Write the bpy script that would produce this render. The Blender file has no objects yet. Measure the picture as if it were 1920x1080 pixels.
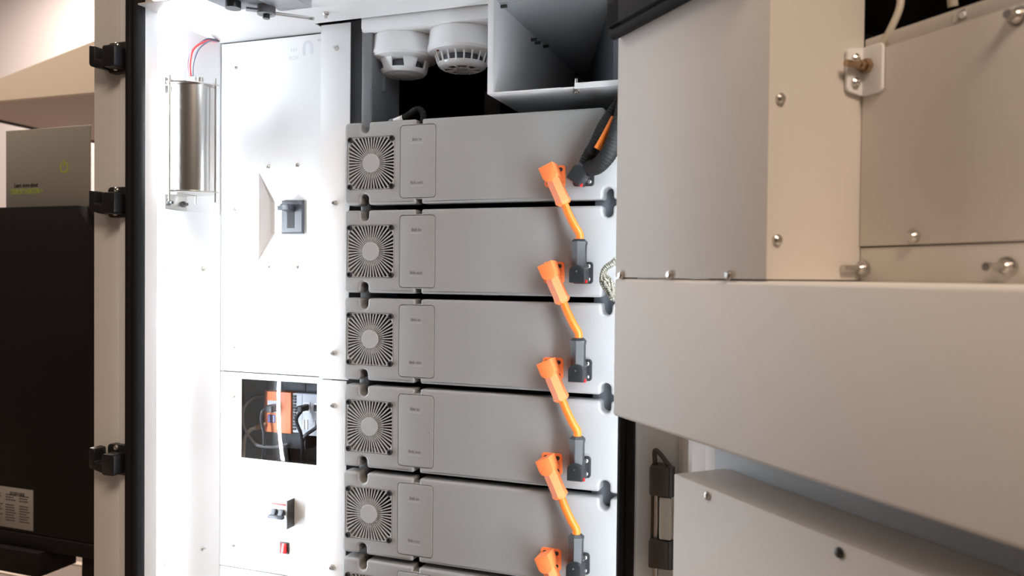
import bpy, bmesh, math, random
from mathutils import Vector, Matrix
random.seed(7)
C = bpy.context.scene.collection
PI = math.pi
ZOFF = 1500.0            # all lengths below are millimetres; z = 0 is the joint under the topmost battery, 1.5 m over the floor


def W(v):
    return Vector((v[0] / 1000.0, v[1] / 1000.0, (v[2] + ZOFF) / 1000.0))


# ------------------------------------------------------------------ materials
def mat(name, col, rough=0.5, metal=0.0, noise=0.03, scale=60.0, bump=0.0, spec=0.5, coat=0.0, stretch=None, bscale=None):
    m = bpy.data.materials.new(name)
    m.use_nodes = True
    nt = m.node_tree
    b = nt.nodes['Principled BSDF']
    b.inputs['Roughness'].default_value = rough
    b.inputs['Metallic'].default_value = metal
    b.inputs['Specular IOR Level'].default_value = spec
    b.inputs['Coat Weight'].default_value = coat
    tc = nt.nodes.new('ShaderNodeTexCoord')
    src = tc.outputs['Object']
    if stretch:
        mp = nt.nodes.new('ShaderNodeMapping')
        mp.inputs['Scale'].default_value = stretch
        nt.links.new(src, mp.inputs['Vector'])
        src = mp.outputs['Vector']
    nz = nt.nodes.new('ShaderNodeTexNoise')
    nz.inputs['Scale'].default_value = scale
    nz.inputs['Detail'].default_value = 3
    nt.links.new(src, nz.inputs['Vector'])
    mx = nt.nodes.new('ShaderNodeMix')
    mx.data_type = 'RGBA'
    mx.inputs['A'].default_value = [c * (1 - noise) for c in col] + [1]
    mx.inputs['B'].default_value = [min(1, c * (1 + noise)) for c in col] + [1]
    nt.links.new(nz.outputs['Fac'], mx.inputs['Factor'])
    nt.links.new(mx.outputs['Result'], b.inputs['Base Color'])
    if bump:
        n2 = nt.nodes.new('ShaderNodeTexNoise')
        n2.inputs['Scale'].default_value = bscale or scale * 12
        nt.links.new(src, n2.inputs['Vector'])
        bp = nt.nodes.new('ShaderNodeBump')
        bp.inputs['Strength'].default_value = bump
        bp.inputs['Distance'].default_value = 0.0004
        nt.links.new(n2.outputs['Fac'], bp.inputs['Height'])
        nt.links.new(bp.outputs['Normal'], b.inputs['Normal'])
    return m


def emis(name, col, st):
    m = bpy.data.materials.new(name)
    m.use_nodes = True
    nt = m.node_tree
    b = nt.nodes['Principled BSDF']
    b.inputs['Base Color'].default_value = (.8, .8, .8, 1)
    b.inputs['Emission Color'].default_value = (*col, 1)
    b.inputs['Emission Strength'].default_value = st
    return m


M = {}
M['white'] = mat('white_powder_coat', (.80, .80, .80), .42, noise=.015, bump=.08, scale=9, bscale=900)
M['door_white'] = mat('door_powder_coat', (.73, .69, .645), .5, noise=.012, bump=.08, scale=6, bscale=900)
M['frame_white'] = mat('frame_powder_coat', (.74, .72, .69), .5, noise=.012, bump=.06, scale=6, bscale=900)
M['module'] = mat('grey_module_plastic', (.29, .287, .283), .48, noise=.02, bump=.15, scale=14, bscale=1500)
M['grille'] = mat('grey_grille_plastic', (.345, .34, .335), .5, noise=.02, scale=20)
M['case'] = mat('black_sheet_steel', (.012, .012, .014), .6, noise=.1)
M['black'] = mat('black_plastic', (.014, .014, .016), .38, noise=.1, bump=.1)
M['plug'] = mat('charcoal_plug_plastic', (.016, .017, .019), .42, noise=.08, bump=.15, bscale=2500, scale=40)
M['rubber'] = mat('black_rubber', (.009, .009, .010), .75, spec=.25, noise=.15, scale=30, stretch=(1, 1, .05))
M['void'] = mat('black_void_lining', (.006, .006, .007), .95, noise=.2, spec=.05)  # black sheets standing in for the darkness of deep cavities
M['sleeve'] = mat('black_loom', (.007, .0065, .006), .7, noise=.25, spec=.25, scale=120)
M['orange'] = mat('orange_plastic', (.92, .235, .07), .42, noise=.03, scale=50)
M['orange_cable'] = mat('orange_cable_jacket', (.80, .19, .018), .42, noise=.03, scale=50)
M['steel'] = mat('zinc_plated_steel', (.62, .60, .57), .28, 1.0, noise=.08, scale=90)
M['darksteel'] = mat('blackened_steel', (.10, .10, .10), .35, 1.0, noise=.1)
M['chrome'] = mat('polished_steel_tube', (.88, .87, .85), .24, 1.0, noise=.05, scale=14, stretch=(1, 1, .12), bump=.06, bscale=70)
M['alu'] = mat('brushed_aluminium', (.60, .60, .64), .35, 1.0, noise=.06, scale=40)
M['brass'] = mat('brass', (.50, .36, .24), .32, 1.0, noise=.12, scale=70)
M['post_grey'] = mat('grey_rack_steel', (.17, .17, .175), .42, .1, noise=.05, scale=30)
M['shade_dark'] = mat('shade_dark_grey', (.10, .11, .125), .6, noise=.05)  # dark grey with the shade of duct depth and notches painted in
M['shade_mid'] = mat('shade_mid_grey', (.46, .48, .50), .5, noise=.04)  # mid grey with the shade on duct top and door sheet painted in
M['tab_grey'] = mat('grey_tab_steel', (.16, .165, .18), .5, noise=.05)
M['gloss_white'] = mat('glossy_white_plastic', (.82, .82, .82), .16, noise=.01, scale=10)
M['inner_grey'] = mat('dark_detector_insert', (.10, .11, .13), .6)
M['switch'] = mat('slate_switch_plastic', (.045, .05, .062), .38, noise=.06, bump=.1)
M['breaker'] = mat('pale_breaker_plastic', (.75, .75, .74), .4, noise=.02)
M['red'] = mat('red_plastic', (.75, .02, .02), .25, noise=.05)
M['dullred'] = mat('dark_red_plastic', (.16, .03, .02), .4, noise=.1)
M['wire_red'] = mat('red_wire', (.8, .03, .03), .4)
M['wire_blue'] = mat('slate_wire', (.10, .10, .16), .4)
M['print_grey'] = mat('grey_print', (.17, .17, .17), .6)
M['print_pale'] = mat('pale_grey_print', (.33, .33, .36), .6)
M['print_faint'] = mat('faint_print', (.60, .60, .63), .6)
M['print_black'] = mat('black_print', (.02, .02, .02), .6)
M['lime'] = mat('lime_print', (.42, .55, .02), .5)
M['card'] = mat('off_white_card', (.33, .315, .275), .35, noise=.02, scale=4)
M['dark_enclosure'] = mat('black_enclosure_paint', (.012, .0108, .0102), .6, noise=.1, scale=8, bump=.1, spec=.15)
M['label'] = mat('silver_label', (.34, .32, .29), .5, noise=.03)
M['wall_paint'] = mat('wall_paint', (.76, .70, .67), .8, noise=.02, scale=3, bump=.05)
M['canopy'] = mat('canopy_laminate', (.60, .52, .42), .6, noise=.02, scale=3)
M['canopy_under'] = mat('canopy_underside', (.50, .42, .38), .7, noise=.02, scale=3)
M['floor'] = mat('floor_vinyl', (.24, .19, .155), .55, noise=.06, scale=4)
M['floor_line'] = mat('pale_floor_strip', (.72, .62, .52), .5, noise=.03)
M['hinge'] = mat('bronze_hinge', (.085, .072, .062), .45, .3, noise=.08, scale=30)
M['nylon'] = mat('cream_nylon', (.62, .58, .50), .5, noise=.03)
M['braid'] = mat('tinned_braid', (.16, .15, .12), .55, .6, noise=.5, scale=500)
M['hose'] = mat('beige_hose', (.55, .50, .42), .5, noise=.04)
M['blue'] = mat('blue_port', (.02, .05, .30), .4)
M['device_grey'] = mat('pale_device_plastic', (.60, .62, .63), .5, noise=.02)
M['device_dark'] = mat('dark_device_plastic', (.035, .037, .04), .5)
M['copper'] = mat('copper_sleeve', (.45, .25, .13), .4, .6)
M['rail'] = mat('rail_steel', (.55, .55, .56), .3, 1.0)
M['led'] = emis('led_diffuser', (.84, .92, 1.0), 110.0)
M['led_top'] = emis('led_diffuser_top', (.84, .92, 1.0), 38.0)
M['led_dim'] = emis('led_diffuser_dim', (.84, .92, 1.0), 48.0)


def glass(name):
    m = bpy.data.materials.new(name)
    m.use_nodes = True
    nt = m.node_tree
    for n in list(nt.nodes):
        nt.nodes.remove(n)
    out = nt.nodes.new('ShaderNodeOutputMaterial')
    tr = nt.nodes.new('ShaderNodeBsdfTransparent')
    tr.inputs[0].default_value = (.90, .91, .93, 1)
    gl = nt.nodes.new('ShaderNodeBsdfGlossy')
    gl.inputs['Roughness'].default_value = .008
    fr = nt.nodes.new('ShaderNodeFresnel')
    fr.inputs[0].default_value = 1.6
    nz = nt.nodes.new('ShaderNodeTexNoise')
    nz.inputs['Scale'].default_value = 25
    bp = nt.nodes.new('ShaderNodeBump')
    bp.inputs['Strength'].default_value = .012
    bp.inputs['Distance'].default_value = .001
    nt.links.new(nz.outputs[0], bp.inputs['Height'])
    nt.links.new(bp.outputs[0], gl.inputs['Normal'])
    mx = nt.nodes.new('ShaderNodeMixShader')
    gm = nt.nodes.new('ShaderNodeNewGeometry')
    inv = nt.nodes.new('ShaderNodeMath')
    inv.operation = 'SUBTRACT'
    inv.inputs[0].default_value = 1.0
    mul = nt.nodes.new('ShaderNodeMath')
    mul.operation = 'MULTIPLY'
    nt.links.new(gm.outputs['Backfacing'], inv.inputs[1])
    nt.links.new(fr.outputs[0], mul.inputs[0])
    nt.links.new(inv.outputs[0], mul.inputs[1])
    nt.links.new(mul.outputs[0], mx.inputs[0])
    nt.links.new(tr.outputs[0], mx.inputs[1])
    nt.links.new(gl.outputs[0], mx.inputs[2])
    nt.links.new(mx.outputs[0], out.inputs['Surface'])
    return m


M['pane'] = glass('clear_acrylic')


# ------------------------------------------------------------------ objects
def tag(o, label=None, cat=None, group=None, kind=None):
    if label: o['label'] = label
    if cat: o['category'] = cat
    if group: o['group'] = group
    if kind: o['kind'] = kind
    return o


ORG = {}


def thing(name, loc, label, cat, group=None, kind=None):
    o = bpy.data.objects.new(name, None)
    o.empty_display_size = .02
    C.objects.link(o)
    o.location = W(loc)
    ORG[o.name] = Vector(loc)
    return tag(o, label, cat, group, kind)


def root_org(p):
    while p.parent is not None:
        p = p.parent
    return ORG[p.name]


def link_mesh(name, me, material, parent=None, org=None, smooth=35):
    me.materials.clear()
    me.materials.append(M[material] if isinstance(material, str) else material)
    if smooth:
        for p in me.polygons:
            p.use_smooth = True
        me.set_sharp_from_angle(angle=math.radians(smooth))
    o = bpy.data.objects.new(name, me)
    C.objects.link(o)
    if parent is not None:
        o.parent = parent
    elif org is not None:
        o.location = W(org)
        ORG[o.name] = Vector(org)
    return o


def ident(x, y, z):
    return (x, y, z)


class B:
    """collects shapes given in mm; xf maps local axes to the place"""

    def __init__(s, xf=ident):
        s.bm = bmesh.new()
        s.xf = xf

    def _add(s, verts, faces):
        vs = [s.bm.verts.new(s.xf(*v)) for v in verts]
        for f in faces:
            try:
                s.bm.faces.new([vs[i] for i in f])
            except ValueError:
                pass
        return vs

    def box(s, x0, x1, y0, y1, z0, z1, r=0, seg=2):
        b = bmesh.new()
        vs = [b.verts.new((x, y, z)) for x in (x0, x1) for y in (y0, y1) for z in (z0, z1)]
        for f in ((0, 1, 3, 2), (4, 6, 7, 5), (0, 4, 5, 1), (2, 3, 7, 6), (0, 2, 6, 4), (1, 5, 7, 3)):
            b.faces.new([vs[i] for i in f])
        if r:
            bmesh.ops.bevel(b, geom=list(b.edges), offset=r, segments=seg, profile=.5, affect='EDGES')
        s.merge(b)
        return s

    def merge(s, b):
        b.verts.ensure_lookup_table()
        b.verts.index_update()
        s._add([tuple(v.co) for v in b.verts], [[v.index for v in f.verts] for f in b.faces])
        b.free()

    def prism(s, pts, axis, t0, t1, r=0, seg=2):
        """pts: outline in the two other axes (in x,y,z order), pushed along axis from t0 to t1"""
        def mk(a, c, t):
            return {'x': (t, a, c), 'y': (a, t, c), 'z': (a, c, t)}[axis]
        b = bmesh.new()
        lo = [b.verts.new(mk(a, c, t0)) for a, c in pts]
        hi = [b.verts.new(mk(a, c, t1)) for a, c in pts]
        n = len(pts)
        b.faces.new(lo)
        b.faces.new(hi[::-1])
        for i in range(n):
            b.faces.new([lo[i], hi[i], hi[(i + 1) % n], lo[(i + 1) % n]])
        bmesh.ops.recalc_face_normals(b, faces=list(b.faces))
        if r:
            ed = [e for e in b.edges if (e.verts[0] in lo) == (e.verts[1] in lo)]
            bmesh.ops.bevel(b, geom=ed, offset=r, segments=seg, profile=.5, affect='EDGES')
        s.merge(b)
        return s

    def cyl(s, p0, p1, r0, r1=None, n=20, cap=True):
        r1 = r0 if r1 is None else r1
        p0, p1 = Vector(p0), Vector(p1)
        d = (p1 - p0).normalized()
        a = d.orthogonal().normalized()
        c = d.cross(a)
        vs = []
        for p, r in ((p0, r0), (p1, r1)):
            for i in range(n):
                t = 2 * PI * i / n
                vs.append(tuple(p + a * (r * math.cos(t)) + c * (r * math.sin(t))))
        fs = [[i, (i + 1) % n, n + (i + 1) % n, n + i] for i in range(n)]
        if cap:
            fs += [list(range(n))[::-1], list(range(n, 2 * n))]
        s._add(vs, fs)
        return s

    def lathe(s, prof, c, axis='z', n=40):
        """prof: (radius, height) pairs revolved about an axis through c"""
        vs, fs = [], []
        for r, h in prof:
            for i in range(n):
                t = 2 * PI * i / n
                u, v = r * math.cos(t), r * math.sin(t)
                vs.append({'z': (c[0] + u, c[1] + v, c[2] + h), 'y': (c[0] + u, c[1] + h, c[2] + v), 'x': (c[0] + h, c[1] + u, c[2] + v)}[axis])
        m = len(prof)
        for k in range(m - 1):
            for i in range(n):
                j = (i + 1) % n
                fs.append([k * n + i, k * n + j, (k + 1) * n + j, (k + 1) * n + i])
        fs.append(list(range(n))[::-1])
        fs.append([(m - 1) * n + i for i in range(n)])
        s._add(vs, fs)
        return s

    def tube(s, pts, r, n=14, sub=8, wave=0.0, pitch=4.0, flat=1.0):
        """round tube along a smooth curve through pts; wave makes the rings of a corrugated loom"""
        P = [Vector(p) for p in pts]
        Q = [P[0] * 2 - P[1]] + P + [P[-1] * 2 - P[-2]]
        path = []
        for i in range(1, len(Q) - 2):
            p0, p1, p2, p3 = Q[i - 1:i + 3]
            k = sub if not wave else max(4, int((p2 - p1).length / pitch * 4))
            for j in range(k):
                t = j / k
                path.append(.5 * (2 * p1 + (p2 - p0) * t + (2 * p0 - 5 * p1 + 4 * p2 - p3) * t * t + (3 * p1 - p0 - 3 * p2 + p3) * t ** 3))
        path.append(P[-1])
        d = (path[1] - path[0]).normalized()
        a = d.orthogonal().normalized()
        vs, fs, ln = [], [], 0.0
        for i, p in enumerate(path):
            if i:
                ln += (p - path[i - 1]).length
            d = (path[min(i + 1, len(path) - 1)] - path[max(i - 1, 0)]).normalized()
            a = (a - d * a.dot(d)).normalized()
            c = d.cross(a)
            rr = r + (wave * math.sin(2 * PI * ln / pitch) if wave else 0)
            for k in range(n):
                t = 2 * PI * k / n
                vs.append(tuple(p + a * (rr * math.cos(t)) + c * (rr * flat * math.sin(t))))
        m = len(path)
        for k in range(m - 1):
            for i in range(n):
                j = (i + 1) % n
                fs.append([k * n + i, k * n + j, (k + 1) * n + j, (k + 1) * n + i])
        fs.append(list(range(n))[::-1])
        fs.append([(m - 1) * n + i for i in range(n)])
        s._add(vs, fs)
        return s

    def mesh(s, name, org):
        bmesh.ops.recalc_face_normals(s.bm, faces=list(s.bm.faces))
        for v in s.bm.verts:
            v.co = (v.co - Vector(org)) / 1000.0
        me = bpy.data.meshes.new(name)
        s.bm.to_mesh(me)
        s.bm.free()
        return me

    def build(s, name, material, parent=None, org=None, smooth=35):
        o = root_org(parent) if parent is not None else Vector(org or (0, 0, 0))
        return link_mesh(name, s.mesh(name, o), material, parent, o, smooth)


def fillet(pts, n=6):
    """pts: (x, z, radius) -> outline with rounded corners"""
    out = []
    m = len(pts)
    for i in range(m):
        x, z, r = pts[i]
        p = Vector((x, z))
        if r <= 0:
            out.append((x, z))
            continue
        a = Vector(pts[i - 1][:2]) - p
        b = Vector(pts[(i + 1) % m][:2]) - p
        a.normalize(); b.normalize()
        ang = a.angle(b)
        if ang > PI - .05:
            out.append((x, z))
            continue
        t = r / math.tan(ang / 2)
        cdir = (a + b).normalized()
        cen = p + cdir * (r / math.sin(ang / 2))
        s0, s1 = p + a * t - cen, p + b * t - cen
        a0 = math.atan2(s0.y, s0.x)
        da = math.atan2(s1.y, s1.x) - a0
        while da > PI: da -= 2 * PI
        while da < -PI: da += 2 * PI
        for k in range(n + 1):
            t2 = a0 + da * k / n
            out.append((cen.x + r * math.cos(t2), cen.y + r * math.sin(t2)))
    return out


def rrect(x0, x1, z0, z1, r, n=5):
    return fillet([(x0, z0, r), (x1, z0, r), (x1, z1, r), (x0, z1, r)], n)


def eval_mesh(o):
    dg = bpy.context.evaluated_depsgraph_get()
    me = bpy.data.meshes.new_from_object(o.evaluated_get(dg))
    return me


def sheet(outlines, y0, y1, bevel=0.0, bres=2):
    """filled outline (with holes) in the x-z plane, from y0 (front) to y1, edges rounded by bevel; returns a mesh in mm/1000"""
    cu = bpy.data.curves.new('outline', 'CURVE')
    cu.dimensions = '2D'
    cu.fill_mode = 'BOTH'
    cu.bevel_depth = bevel / 1000
    cu.bevel_resolution = bres
    cu.offset = -bevel / 1000
    cu.extrude = ((y1 - y0) / 2 - bevel) / 1000
    for pts in outlines:
        sp = cu.splines.new('POLY')
        sp.points.add(len(pts) - 1)
        for p, (x, z) in zip(sp.points, pts):
            p.co = (x / 1000, z / 1000, 0, 1)
        sp.use_cyclic_u = True
    ob = bpy.data.objects.new('outline', cu)
    C.objects.link(ob)
    me = eval_mesh(ob)
    bpy.data.objects.remove(ob)
    ym = (y0 + y1) / 2000
    for v in me.vertices:
        x, z, t = v.co
        v.co = (x, ym - t, z)
    b = bmesh.new()
    b.from_mesh(me)
    bmesh.ops.remove_doubles(b, verts=list(b.verts), dist=1e-6)
    bmesh.ops.recalc_face_normals(b, faces=list(b.faces))
    b.to_mesh(me)
    b.free()
    return me


def shift(me, v):
    for p in me.vertices:
        p.co += Vector(v) / 1000
    return me


def cut(me, cutters):
    o = bpy.data.objects.new('cut_target', me)
    C.objects.link(o)
    tmp = [o]
    for c in cutters:
        k = bpy.data.objects.new('cutter', c)
        C.objects.link(k)
        md = o.modifiers.new('b', 'BOOLEAN')
        md.operation = 'DIFFERENCE'
        md.solver = 'FAST'
        md.object = k
        tmp.append(k)
    out = eval_mesh(o)
    for k in tmp:
        bpy.data.objects.remove(k)
    return out


def text_mesh(body, size, x, z, y, align='CENTER', sx=1.0, shear=0.0, depth=.15, bold=0.0):
    """lettering lying in the x-z plane facing -y; size = cap height scale in mm"""
    cu = bpy.data.curves.new('lettering', 'FONT')
    cu.body = body
    cu.size = size / 1000
    cu.align_x = align
    cu.shear = shear
    cu.extrude = depth / 1000
    cu.offset = bold / 1000
    cu.resolution_u = 3
    ob = bpy.data.objects.new('lettering', cu)
    C.objects.link(ob)
    me = eval_mesh(ob)
    bpy.data.objects.remove(ob)
    for v in me.vertices:
        a, b, t = v.co
        v.co = (a * sx + x / 1000, y / 1000 - t, b + z / 1000)
    return me


def join_meshes(mes):
    b = bmesh.new()
    for me in mes:
        b.from_mesh(me)
    out = bpy.data.meshes.new('joined')
    b.to_mesh(out)
    b.free()
    return out


def bolt_y(b, x, y, z, r=4.0, h=2.6, stud=0.0):
    """screw head facing -y"""
    b.lathe([(r, 0), (r, -h * .55), (r * .72, -h)], (x, y, z), 'y', 14)
    if stud:
        b.cyl((x, y - h, z), (x, y - h - stud, z), r * .42, n=10)


# ================================================================== BATTERY MODULES
P = 133.35
ZT, ZB = 129.3, 4.0
X0, X1 = -35.0, 412.0


def fascia_outline():
    up = lambda z: P - z
    pts = [(X0, ZB, 6)]
    bot = []
    for xc in (0.0, 377.0):
        bot.append([(xc - 7, ZB, 4.5), (xc - 7, 20.3, 6.9), (xc + 7, 20.3, 6.9), (xc + 7, ZB, 4.5)])
    notch = [(86, ZB, 3.0), (86, 11, 0), (96, 11, 0), (96, ZB, 3.0)]
    pts += bot[0] + notch + bot[1] + [(X1, ZB, 6), (X1, ZT, 6)]
    for seq in (bot[1], notch, bot[0]):
        pts += [(x, P - z if z != ZB else ZT, r) for x, z, r in seq[::-1]]
    pts += [(X0, ZT, 6)]
    return fillet(pts, 5)


FX, FZ = 11.0, 67.0


def grille_opening(k=72):
    pts = []
    for i in range(k):
        t = 2 * PI * i / k
        c, s_ = math.cos(t), math.sin(t)
        r = min(46.5, 38.6 / max(abs(c), abs(s_)))
        pts.append((FX + r * c, FZ + r * s_))
    return pts


def make_module():
    org = (0, 0, 0)
    t = thing('battery_module', org,
              'topmost grey battery module, with black sleeved cables plugged in beside its orange plug', 'battery module',
              'grey battery modules stacked in the cabinet')
    f = sheet([fascia_outline()], 0, 26, 4.0, 3)
    c1 = sheet([rrect(FX - 40.7, FX + 40.7, FZ - 40, FZ + 40, 6)], -5, 3.2)
    c2 = sheet([grille_opening()], -6, 40)
    c3 = sheet([rrect(60.2, 119.4, 12.5, 121.0, 5.5)], -5, 3.0)
    f = cut(f, [c1, c2, c3])
    shift(f, (0, 0, ZOFF - ZOFF))
    link_mesh('fascia', f, 'module', t)
    # body behind the fascia
    B().box(-3, 348, 26, 420, 9, 124, 1.5).build('case', 'case', t)
    # fan grille: square frame, radial ribs and hub
    fr = sheet([rrect(FX - 40, FX + 40, FZ - 39.4, FZ + 39.4, 6), grille_opening()], .3, 3.2, .5, 1)
    b = B()
    n = 46
    for i in range(n):
        a = 2 * PI * (i + .5) / n
        c, s_ = math.cos(a), math.sin(a)
        R = min(46.8, 38.9 / max(abs(c), abs(s_)))
        w0, w1 = .52, 1.12 * R / 44
        q = [(14.2, -w0), (R, -w1), (R, w1), (14.2, w0)]
        b.prism([(FX + u * c - v * s_, FZ + u * s_ + v * c) for u, v in q], 'y', .9, 2.3)
    b.lathe([(22, 5.2), (22, 3.6), (15, 2.4)], (FX, 0, FZ), 'y', 40)
    me = join_meshes([fr, b.mesh('ribs', org)])
    g = link_mesh('fan_grille', me, 'grille', t)
    B().lathe([(14.4, 4.0), (14.4, .2), (13.6, -.8)], (FX, 0, FZ), 'y', 40).build('hub_cap', 'grille', g)
    for sx in (-1, 1):
        for sz in (-1, 1):
            b = B()
            b.lathe([(4.3, 1.0), (4.3, -1.6), (3.6, -2.3), (2.2, -2.3), (2.0, -.8)], (FX + sx * 35.75, 0, FZ + sz * 35.75), 'y', 18)
            b.build('bolt', 'black', g)
    # link cover with lettering
    lc = link_mesh('link_cover', sheet([rrect(61.1, 118.5, 13.4, 120.1, 4.8)], -.35, 3.0, .7, 2), 'module', t)
    b = B()
    b.lathe([(1.7, 0), (1.5, -.7), (.8, -.9)], (112.8, -.35, 66.3), 'y', 12).build('release_dot', 'module', lc)
    for txt, zt_, zu in (('link in', 97.0, 93.0), ('link out', 33.4, 29.4)):
        le = link_mesh('lettering', text_mesh(txt, 6.6, 88.35, zt_, -.45, bold=.10), 'print_grey', lc, smooth=0)
        B().box(77.8, 98.9, -.5, -.3, zu, zu + 1.8).build('underline', 'print_pale', lc, smooth=0)
    # sockets
    for nm, xc, m_, bm_ in (('orange_socket', 302.2, 'orange', 'black'), ('black_socket', 342.8, 'plug', 'steel')):
        so = link_mesh(nm, sheet([rrect(xc - 15, xc + 15, 22.3, 52.3, 4.5)], -3, 0.2, .6, 2), m_, t)
        for sx in (-1, 1):
            for sz in (-1, 1):
                b = B()
                b.lathe([(2.9, .3), (2.9, -1.6), (2.3, -2.0)], (xc + sx * 8.6, -3, 37.3 + sz * 9.0), 'y', 14)
                b.build('bolt', 'black' if nm[0] == 'o' else 'steel', so)
    return t


def kids(o):
    return [c for c in bpy.data.objects if c.parent == o]


def copy_tree(o, parent=None):
    c = o.copy()
    C.objects.link(c)
    if parent is not None:
        c.parent = parent
    for k in kids(o):
        copy_tree(k, c)
    return c


mod0 = make_module()
mod_labels = [
    'grey battery module second from the top, just under the one with the sleeved cables',
    'grey battery module third from the top, level with the seam between the two panel plates',
    'grey battery module fourth from the top, level with the clear window of the control panel',
    'grey battery module fifth from the top, level with the breaker and the lowest seen whole',
    'lowest grey battery module, cut by the frame so only its top shows',
]
for i, lb in enumerate(mod_labels):
    c = copy_tree(mod0)
    c.location = W((0, 0, -P * (i + 1)))
    ORG[c.name] = Vector((0, 0, -P * (i + 1)))
    c['label'] = lb


# ================================================================== ORANGE LINK CABLES
def plug(b_head, c, ang, y0=-3.0):
    """elbow plug on a socket at c (x, z); ang = direction of its neck in the x-z plane"""
    ux, uz = math.cos(ang), math.sin(ang)
    vx, vz = -uz, ux

    def xf(u, y, v):
        return (c[0] + u * ux + v * vx, y, c[1] + u * uz + v * vz)
    b = B(xf)
    head = [(-13.2, -10.6), (2, -10.6)]
    for k in range(1, 8):
        t = -PI / 2 + PI * k / 8
        head.append((2 + 8.5 * math.cos(t), 10.6 * math.sin(t)))
    head += [(2, 10.6), (-13.2, 10.6)]
    b.prism(head, 'y', y0, -32.5, 1.3)
    # neck: six sided barrel along u, with a flared collar
    R = 10.6
    rings = [(3, .86), (12, 1.0), (36, 1.0), (39.5, 1.08), (42, 1.08), (45.5, .72)]
    vs, fs = [], []
    for u, k in rings:
        for i in range(6):
            t = PI / 6 + 2 * PI * i / 6
            vs.append((u, -19.5 + R * k * math.sin(t), R * k * math.cos(t)))
    for r_ in range(len(rings) - 1):
        for i in range(6):
            j = (i + 1) % 6
            fs.append([r_ * 6 + i, r_ * 6 + j, (r_ + 1) * 6 + j, (r_ + 1) * 6 + i])
    fs += [list(range(6))[::-1], [(len(rings) - 1) * 6 + i for i in range(6)]]
    b._add(vs, fs)
    b2 = B(xf).cyl((2, -32.4, 0), (2, -33.4, 0), 1.2, n=10)
    return b, b2, xf


def make_link():
    oc, bc = (302.2, 37.3), (342.8, 37.3 - P)
    t = thing('link_cable', (302.2, -3, 37.3),
              'orange link cable from the topmost battery module down to the second one', 'cable',
              'orange link cables chaining the battery modules')
    a = math.radians(-65)
    b, pip, xf = plug(None, oc, a)
    op = b.build('orange_plug', 'orange', t, smooth=30)
    pip.build('stud', 'orange', op)
    b, pip, xb = plug(None, bc, PI / 2)
    bp = b.build('black_plug', 'plug', t, smooth=30)
    pip.build('stud', 'alu', bp)
    B(xb).box(-13.9, -9.6, -26, -22, -10.0, -12.4, .4).build('release_button', 'red', bp)
    B(xb).box(-13.7, -13.1, -30, -6, -9.6, 9.6).build('end_plate', 'dullred', bp)
    p0 = xf(44, -19.5, 0)
    p1 = xb(44, -19.5, 0)
    e0 = xf(50, -19.5, 0)
    e1 = xb(52, -19.5, 0)
    B().tube([p0, e0, (327.0, -20, -16), (335.5, -20.5, -32), e1, p1], 5.6, 16, 8).build('cable', 'orange_cable', t)
    return t


link0 = make_link()
link_labels = [
    'orange link cable from the second battery module down to the third',
    'orange link cable from the third battery module down to the fourth',
    'orange link cable from the fourth battery module down to the fifth',
    'lowest orange link cable, running down out of view from the fifth battery module',
]
for i, lb in enumerate(link_labels):
    c = copy_tree(link0)
    lo = Vector((302.2, -3, 37.3 - P * (i + 1)))
    c.location = W(lo)
    ORG[c.name] = lo
    c['label'] = lb

# sleeved main cables on the topmost module
t = thing('main_cable', (342.8, -3, 37.3), 'black corrugated cable plugged into the topmost module and rising along its right end', 'cable')
a = math.radians(57)
b, pip, xb = plug(None, (342.8, 37.3), a)
bp = b.build('black_plug', 'plug', t, smooth=30)
B(xb).box(-13.9, -9.6, -26, -22, -10.0, -12.4, .4).build('release_button', 'red', bp)
B(xb).box(-13.8, -13.1, -31, -6, -9.8, 9.8).build('end_plate', 'dullred', bp)
B().tube([xb(14, -20, 0), xb(30, -22, 1), (366, -28, 72), (379, -31, 97), (394, -26, 120), (404, -14, 140), (408, 10, 150)], 10.2, 18, wave=.38, pitch=4.0).build('loom', 'sleeve', t)
t = thing('return_cable', (378, -40, 40), 'black corrugated cable looping up behind the first, with an orange core showing', 'cable')
B().tube([(356, -22, 44), (372, -38, 45), (388, -48, 58), (398, -50, 80), (405, -46, 108), (410, -38, 140)], 10.8, 18, wave=.38, pitch=4.0).build('loom', 'sleeve', t)
B().tube([(371, -40, 66), (379, -40, 79), (388, -40, 95), (393, -38, 106)], 5.2, 14).build('core', 'orange_cable', t)
# tinned braid at the door edge
b = B()
rb = random.Random(5)
for k in range(15):
    g = k / 14.0
    j = lambda q: rb.uniform(-q, q)
    b.tube([(400, -56 + j(6), -78 - 6 * g + j(2)), (390 - 5 * g + j(2), -58 + j(5), -86 - 8 * g), (381 + 13 * g + j(1.5), -58 + j(5), -101 - 3 * g), (387 + 9 * g + j(2), -58 + j(5), -114 + 4 * g), (398 + j(2), -56 + j(6), -132 + 8 * g)], 1.9, 7, 6, wave=.5, pitch=2.6)
tag(b.build('earth_braid', 'braid', None, (386, -58, -104)), 'frayed tinned earth braid bulging out beside the right end of the second module', 'earth strap')
# black cable on top of the topmost module
t = thing('jumper_cable', (62, 24, 131), 'black corrugated jumper cable arching over the top of the topmost module', 'cable')
B().tube([(50, 25, 136.5), (62, 23, 141), (73, 21, 146.5), (83, 19, 147), (89.5, 17, 140), (90.8, 15, 128), (90.8, 13.5, 119)], 4.6, 14, wave=.4, pitch=3).build('loom', 'sleeve', t)
B().cyl((36, 27, 134), (53, 25, 137), 4.0, 5.4, 14).build('connector', 'gloss_white', t)
B().cyl((28, 28, 132.8), (36, 27, 134), 4.4, 4.4, 12).build('collar', 'tab_grey', t)

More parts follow.
